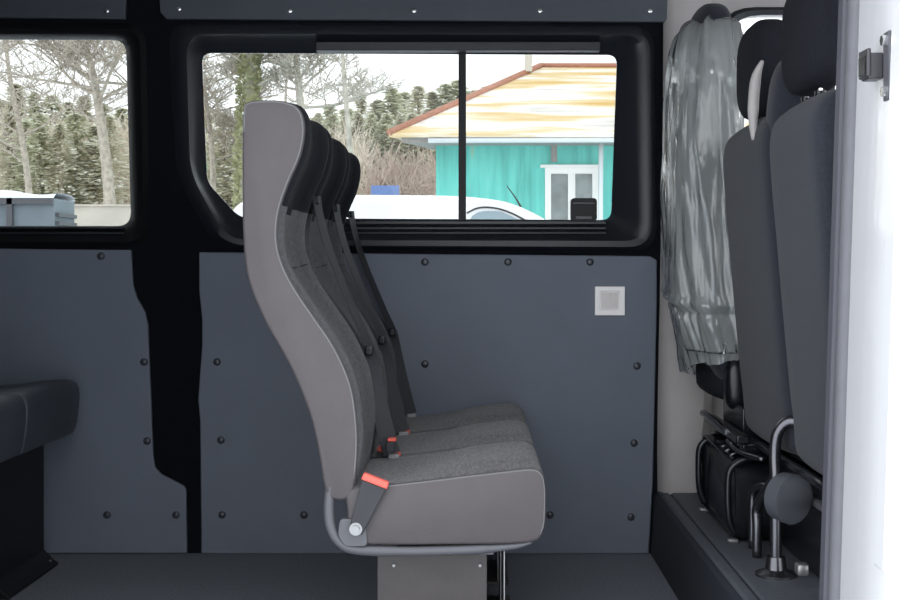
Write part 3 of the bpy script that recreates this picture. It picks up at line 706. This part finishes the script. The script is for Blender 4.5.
# white parked van
YV = 11.2
vn = thing('parked_van', 'white parked van with a thin roof aerial, seen through the sliding window', 'van', (X(395, YV), YV+.9, GZ))
pr_ = [(225, 222), (229, 208), (240, 199), (262, 195.5), (330, 193.5), (400, 193.5), (455, 194.5), (490, 197.5), (512, 202), (530, 209.5), (548, 219), (580, 240), (610, 262), (665, 285), (688, 300), (692, 345), (690, 405), (680, 410), (240, 410), (222, 400), (218, 300)]
lp = catmull([(X(u, YV), Z(v, YV)) for u, v in pr_], 4, True); nr = inward(lp)
rings = []
zroof = Z(194, YV); zbelt = Z(300, YV)
for f, o in ((0, .09), (.02, .05), (.06, .02), (.14, .0), (.5, -.03), (.86, 0), (.94, .02), (.98, .05), (1, .09)):
    rings.append([(p[0]+nr[i].x*o, YV+1.85*f, p[1]+nr[i].y*o) for i, p in enumerate(lp)])
bm = nb(); loft(bm, rings, (True, True)); vb = obj('body', bm, M['white'], vn, smooth=50)
bm = nb(); plate(bm, px2(rpoly([(470, 217), (480, 211), (500, 211), (522, 221), (560, 245), (470, 245)], 5), YV), [], YV-.006, YV+.05); wn = obj('side_window', bm, M['cglass'], vn, bevel=.005)
bm = nb(); tube(bm, catmull([tuple(P(u, v, YV-.004)) for u, v in ((467, 213), (480, 207.5), (500, 209), (524, 219.5), (562, 244))], 4), .008, 6); obj('window_seal', bm, M['tyre'], wn, smooth=True)
for u0_, u1_ in ((250, 340), (350, 455)):
    bm = nb(); plate(bm, px2(rpoly([(u0_, 225), (u1_, 225), (u1_, 280), (u0_, 280)], 8), YV), [], YV-.006, YV+.05); obj('side_window', bm, M['cglass'], vn, bevel=.005)
bm = nb(); tube(bm, [P(521, 207, YV+.4), P(515, 197, YV+.4), P(507, 186, YV+.4)], [.012, .007, .005], 6); obj('aerial', bm, M['tyre'], vn)
for xx in (X(290, YV), X(610, YV)):
    for yy in (YV+.02, YV+1.62):
        bm = nb(); cyl(bm, (xx, yy, GZ+.33), (0, 1, 0), .33, .22, 28); wh = obj('wheel', bm, M['tyre'], vn, smooth=40)
        bm = nb(); cyl(bm, (xx, yy-.01, GZ+.33), (0, 1, 0), .2, .24, 20); obj('rim', bm, M['zinc'], wh, smooth=40)

# container at the left
YB = 14
ct = thing('skip_container', 'blue grey metal container with snow along its top, in the left window', 'container', (X(0, YB), YB+1, GZ))
x0, x1 = X(-140, YB), X(54, YB); z1 = Z(198, YB)
bm = nb(); box(bm, x0, x1, YB, YB+.73, GZ, z1); obj('body', bm, M['bin'], ct, bevel=.02)
bm = nb()
for u in (-100, -60, -20, 8): box(bm, X(u, YB), X(u, YB)+.06, YB-.05, YB, GZ, z1)
box(bm, x0, x1, YB-.05, YB, z1-.07, z1)
for k in range(5): box(bm, x1, x1+.04, YB+.05, YB+.68, z1-.2-k*.09, z1-.16-k*.09)
obj('rib', bm, M['rail'], ct)
bm = nb(); rows = []
for i in range(41):
    x = x0+(x1-x0)*i/40; h = .05+.07*max(0, noise.noise(Vector((x*2.2, 0, 0)))+.3)
    rows.append([(x, YB-.02+.77*k/8, z1+h*math.sin(math.pi*min(1, max(0, k/8)))**.3 if 0 < k < 8 else z1) for k in range(9)])
for a, b in zip(rows, rows[1:]):
    va = [bm.verts.new(p) for p in a]; vb_ = [bm.verts.new(p) for p in b]
    for k in range(8): bm.faces.new((va[k], va[k+1], vb_[k+1], vb_[k]))
bmesh.ops.remove_doubles(bm, verts=bm.verts, dist=.0001)
so = obj('snow_cover', bm, M['snow'], None, smooth=True); tag(so, 'uneven snow lying on top of the blue grey container', 'snow')
bm = nb(); box(bm, X(40, 16.5), X(160, 16.5), 16.5, 16.7, GZ, Z(206, 16.5)); box(bm, X(40, 16.5), X(160, 16.5), 16.46, 16.74, Z(206, 16.5), Z(204.5, 16.5))
tag(obj('concrete_fence', bm, M['conc']), 'beige concrete fence standing right of the blue grey container', 'fence')
bm = nb(); box(bm, X(371, 28), X(399, 28), 28, 28.06, Z(196, 28), Z(185.5, 28)); box(bm, X(374, 28), X(376, 28), 28.02, 28.08, GZ, Z(196, 28)); box(bm, X(394, 28), X(396, 28), 28.02, 28.08, GZ, Z(196, 28))
tag(obj('blue_board', bm, M['tarp']), 'small blue board on posts left of the teal house', 'board')

# trees
def limb(bm, p, d, L, r, depth, spread, up=.15, seed=None, minr=.006, n=5):
    pts = [Vector(p)]; rad = [r]; d = Vector(d).normalized(); steps = 5
    for k in range(steps):
        d = (d+Vector((rnd.gauss(0, .13), rnd.gauss(0, .13), rnd.gauss(0, .08)+up*.15))).normalized()
        pts.append(pts[-1]+d*L/steps); rad.append(max(minr, r*(1-.62*(k+1)/steps)))
    tube(bm, pts, rad, n, cap=False)
    if depth > 0:
        for k in range(2, steps+1):
            for q in range(2 if depth > 1 else 1):
                a = rnd.uniform(0, 2*math.pi); s = Vector((math.cos(a), math.sin(a)*.8, rnd.uniform(-.1, .7)))
                limb(bm, pts[k], (d*.5+s*spread), L*rnd.uniform(.42, .62), rad[k]*.62, depth-1, spread, up, None, minr, 4)
def bare_tree(name, u_pts, Y, r, label, depth=3, m='bark', group=None, bl=1.0, first=.35):
    pts = [Vector(P(u, v, Y)) for u, v in u_pts]; base = Vector((pts[0].x, Y, gz(0, Y)-.05))
    if pts[0].z > base.z: pts = [base]+pts
    t = thing(name, label, 'tree', (base.x, Y, base.z), group)
    c = [Vector(q) for q in catmull([tuple(p) for p in pts], 4)]; n = len(c)
    bm = nb(); rad = [max(.02, r*(1-.7*i/(n-1))) for i in range(n)]; tube(bm, c, rad, 8, cap=False); obj('trunk', bm, M[m], t, smooth=True)
    bm = nb()
    for i in range(int(n*first), n):
        for k in range(1 if i % 3 else 2):
            a = rnd.uniform(0, 2*math.pi); f = 1-(i/n)*.5
            limb(bm, c[i], (math.cos(a), math.sin(a)*.5, rnd.uniform(.0, .6)), bl*f*rnd.uniform(.8, 1.5), rad[i]*.45, depth-1, .9, .2, minr=.0065*Y/25)
    obj('branches', bm, M[m], t, smooth=True); return t
bare_tree('bare_tree', [(110, 215), (107, 170), (102, 130), (97, 95), (92, 70), (84, 38), (78, 0)], 24, .13, 'tall bare leafless tree filling the upper right of the left window', 4, 'bark', bl=1.8, first=.45)
bare_tree('bare_tree', [(30, 215), (24, 150), (12, 90), (5, 40), (0, 0)], 30, .10, 'thin bare tree at the far left of the left window', 3, 'bark', bl=1.3)
bare_tree('bare_tree', [(213, 200), (212, 150), (206, 100), (200, 60), (196, 20)], 28, .08, 'thin bare tree at the left edge of the sliding window', 4, 'bark', bl=1.3)
bare_tree('bare_tree', [(307, 200), (303, 130), (299, 90), (296, 60), (290, 20)], 27, .13, 'bare dark trunked tree just above the grey seats', 4, 'barkp', bl=1.2, first=.5)
bare_tree('bare_tree', [(353, 200), (350, 150), (346, 100), (343, 60), (341, 10)], 26, .085, 'slender pale straight tree right of the headrests', 3, 'barkp', bl=.7, first=.6)
bare_tree('bare_tree', [(286, 200), (284, 150), (286, 90), (290, 40)], 33, .07, 'thin bare tree right behind the nearest headrest', 3, 'bark', bl=1.2, first=.5)
# ivy clad tree
t = bare_tree('ivy_tree', [(246, 200), (247, 140), (249, 90), (250, 40), (250, -10)], 27, .15, 'thick ivy covered tree above the nearest headrest', 3, 'barkp', bl=.9, first=.6)
bm = nb()
for k in range(2600):
    v = rnd.uniform(10, 210); w = .26 if v < 130 else .32; a = rnd.uniform(0, 2*math.pi); rr_ = w*rnd.uniform(.6, 1.05)
    c = P(248.5, v, 27)+Vector((math.cos(a)*rr_, math.sin(a)*rr_, 0)); s = rnd.uniform(.03, .06)
    e1 = Vector((rnd.gauss(0, 1), rnd.gauss(0, 1), rnd.gauss(0, 1))).normalized(); e2 = e1.orthogonal().normalized()
    bm.faces.new([bm.verts.new(c+e1*s), bm.verts.new(c+e2*s), bm.verts.new(c-e1*s), bm.verts.new(c-e2*s*.6)])
obj('ivy', bm, M['ivy'], t)
# conifers
def conifer(h, w, seed, m, loose=0):
    r = random.Random(seed); root = thing('pine_tree', 'pale green snow dusted pine in the forest row behind the yard', 'tree', (0, 0, 0), 'pines in the forest behind the yard')
    bm = nb(); tube(bm, [(0, 0, 0), (.05, 0, h*.5), (0, 0, h*.97)], [.10, .07, .015], 7); obj('trunk', bm, M['bark'], root, smooth=True)
    bm = nb()
    for k in range(3000):
        f = r.random()**1.25; z = h*(.10+.90*f); R = w*(1-f)**.7*(.80+.20*math.sin(f*14+seed+2*math.sin(f*31)))*(.75+.35*math.sin(f*6+seed*2))+.05
        a_ = r.uniform(0, 2*math.pi); a = a_; q = R*r.random()**.6*(.8+.35*math.sin(a_*3+f*40))
        c = Vector((math.cos(a)*q, math.sin(a)*q, z-q*.25)); s = r.uniform(.04, .10)
        e1 = Vector((math.cos(a), math.sin(a), r.uniform(-.5, .3))).normalized(); e2 = Vector((-math.sin(a), math.cos(a), r.uniform(-.6, .6))).normalized()
        bm.faces.new([bm.verts.new(c+e1*s*1.3), bm.verts.new(c+e2*s*.6), bm.verts.new(c-e1*s), bm.verts.new(c-e2*s*.6)])
    obj('crown', bm, m, root); return root
protos = [conifer(4.6, 1.6, 1, M['conif']), conifer(5.2, 1.8, 2, M['conif2']), conifer(4.0, 1.5, 3, M['conif2']), conifer(4.8, 1.4, 4, M['conif'])]
hvs = [(-20, 98), (2, 100), (16, 84), (34, 92), (52, 95), (68, 102), (84, 96), (104, 104), (122, 108), (140, 100), (165, 95), (190, 92), (206, 108), (222, 112), (240, 118), (262, 110), (276, 104), (292, 112), (312, 118), (330, 104), (348, 108), (362, 96), (378, 100), (392, 88), (405, 92), (418, 86), (432, 92), (446, 84), (458, 80), (474, 90), (488, 86), (505, 95), (25, 120), (60, 124), (95, 126), (215, 130), (250, 132), (300, 130), (335, 126), (370, 122), (400, 118), (425, 112), (300, 116.5), (318, 113), (332, 114), (345, 116), (358, 113), (372, 114), (386, 113), (400, 115), (412, 113.5), (424, 114), (438, 113), (450, 113.2), (310, 128), (345, 124), (385, 124), (412, 126), (10, 113), (40, 114), (75, 113), (110, 116)]
hs_ = [4.6, 5.2, 4.0, 4.8]
for i, (u, v) in enumerate(hvs):
    Y = 47+rnd.uniform(-2, 3) if v < 112 else (36.5 if u < 300 else 41.5)+rnd.uniform(-.6, .6); k = i % 4; pr0 = protos[k]
    o = pr0 if i < 4 else dup(pr0, (0, 0, 0))
    base = gz(0, Y)-.1; s = (Z(v, Y)-base)/hs_[k]
    o.location = (X(u, Y), Y, base); o.scale = (s*1.8, s*1.5, s) if v < 112 else (s*1.5, s*1.3, s); o.rotation_euler.z = rnd.uniform(0, 6.28)
# leafless undergrowth
def brush(name, u0, u1, Y, dY, vt, m, n, label, wid=.012):
    bm = nb()
    for k in range(n):
        y = Y+rnd.uniform(-dY, dY); x = X(rnd.uniform(u0, u1), Y); zb = gz(0, y)-.05; zt_ = Z(vt+rnd.gauss(0, 9), Y)
        z = zb+(zt_-zb)*rnd.random()**1.1*.92; L = rnd.uniform(.3, .75)
        d = Vector((rnd.gauss(0, .5), rnd.gauss(0, .3), rnd.uniform(.2, 1.5))).normalized()
        c = Vector((x, y, z)); b = d+Vector((rnd.gauss(0, .25), 0, rnd.gauss(0, .2)))
        tube(bm, [c, c+d*L*.5, c+d*L*.5+b.normalized()*L*.5], [wid, wid*.7, wid*.4], 3, cap=False)
    o = obj(name, bm, m); tag(o, label, 'undergrowth', kind='stuff'); return o
brush('undergrowth', -60, 150, 40, 2, 128, M['twig'], 8500, 'tangle of bare brown twigs below the trees in the left window')
brush('undergrowth', 185, 370, 39, 2, 138, M['twig'], 7000, 'tangle of bare pale twigs behind the grey seats')
brush('undergrowth', 365, 445, 34, 1, 158, M['twig2'], 3400, 'reddish bare bushes between the seats and the teal house')

# ------------------------------------------------------------------ light and camera
w = bpy.data.worlds.new('overcast'); S.world = w; w.use_nodes = True
N = w.node_tree.nodes; L = w.node_tree.links; bg = N['Background']
tc = N.new('ShaderNodeTexCoord'); sp = N.new('ShaderNodeSeparateXYZ'); L.new(tc.outputs['Generated'], sp.inputs[0])
r = N.new('ShaderNodeValToRGB'); r.color_ramp.elements[0].position = 0; r.color_ramp.elements[0].color = (.95, .97, 1, 1); r.color_ramp.elements[1].position = 1; r.color_ramp.elements[1].color = (.86, .93, 1, 1)
L.new(sp.outputs['Z'], r.inputs[0]); L.new(r.outputs[0], bg.inputs[0]); bg.inputs['Strength'].default_value = 1.0
cam = bpy.data.cameras.new('camera'); co = bpy.data.objects.new('camera', cam); COL.objects.link(co)
co.location = (0, 0, CZ); co.rotation_euler = (math.pi/2, 0, 0)
cam.sensor_width = 36; cam.lens = F/900*36; cam.shift_x = -(U0-450)/900; cam.shift_y = -(300-V0)/900
cam.clip_start = .05; cam.clip_end = 500
S.camera = co
v = S.view_settings; v.view_transform = 'Standard'; v.look = 'None'; v.gamma = 1; v.use_curve_mapping = False; v.exposure = 1.65
S.cycles.max_bounces = 10; S.cycles.transparent_max_bounces = 16
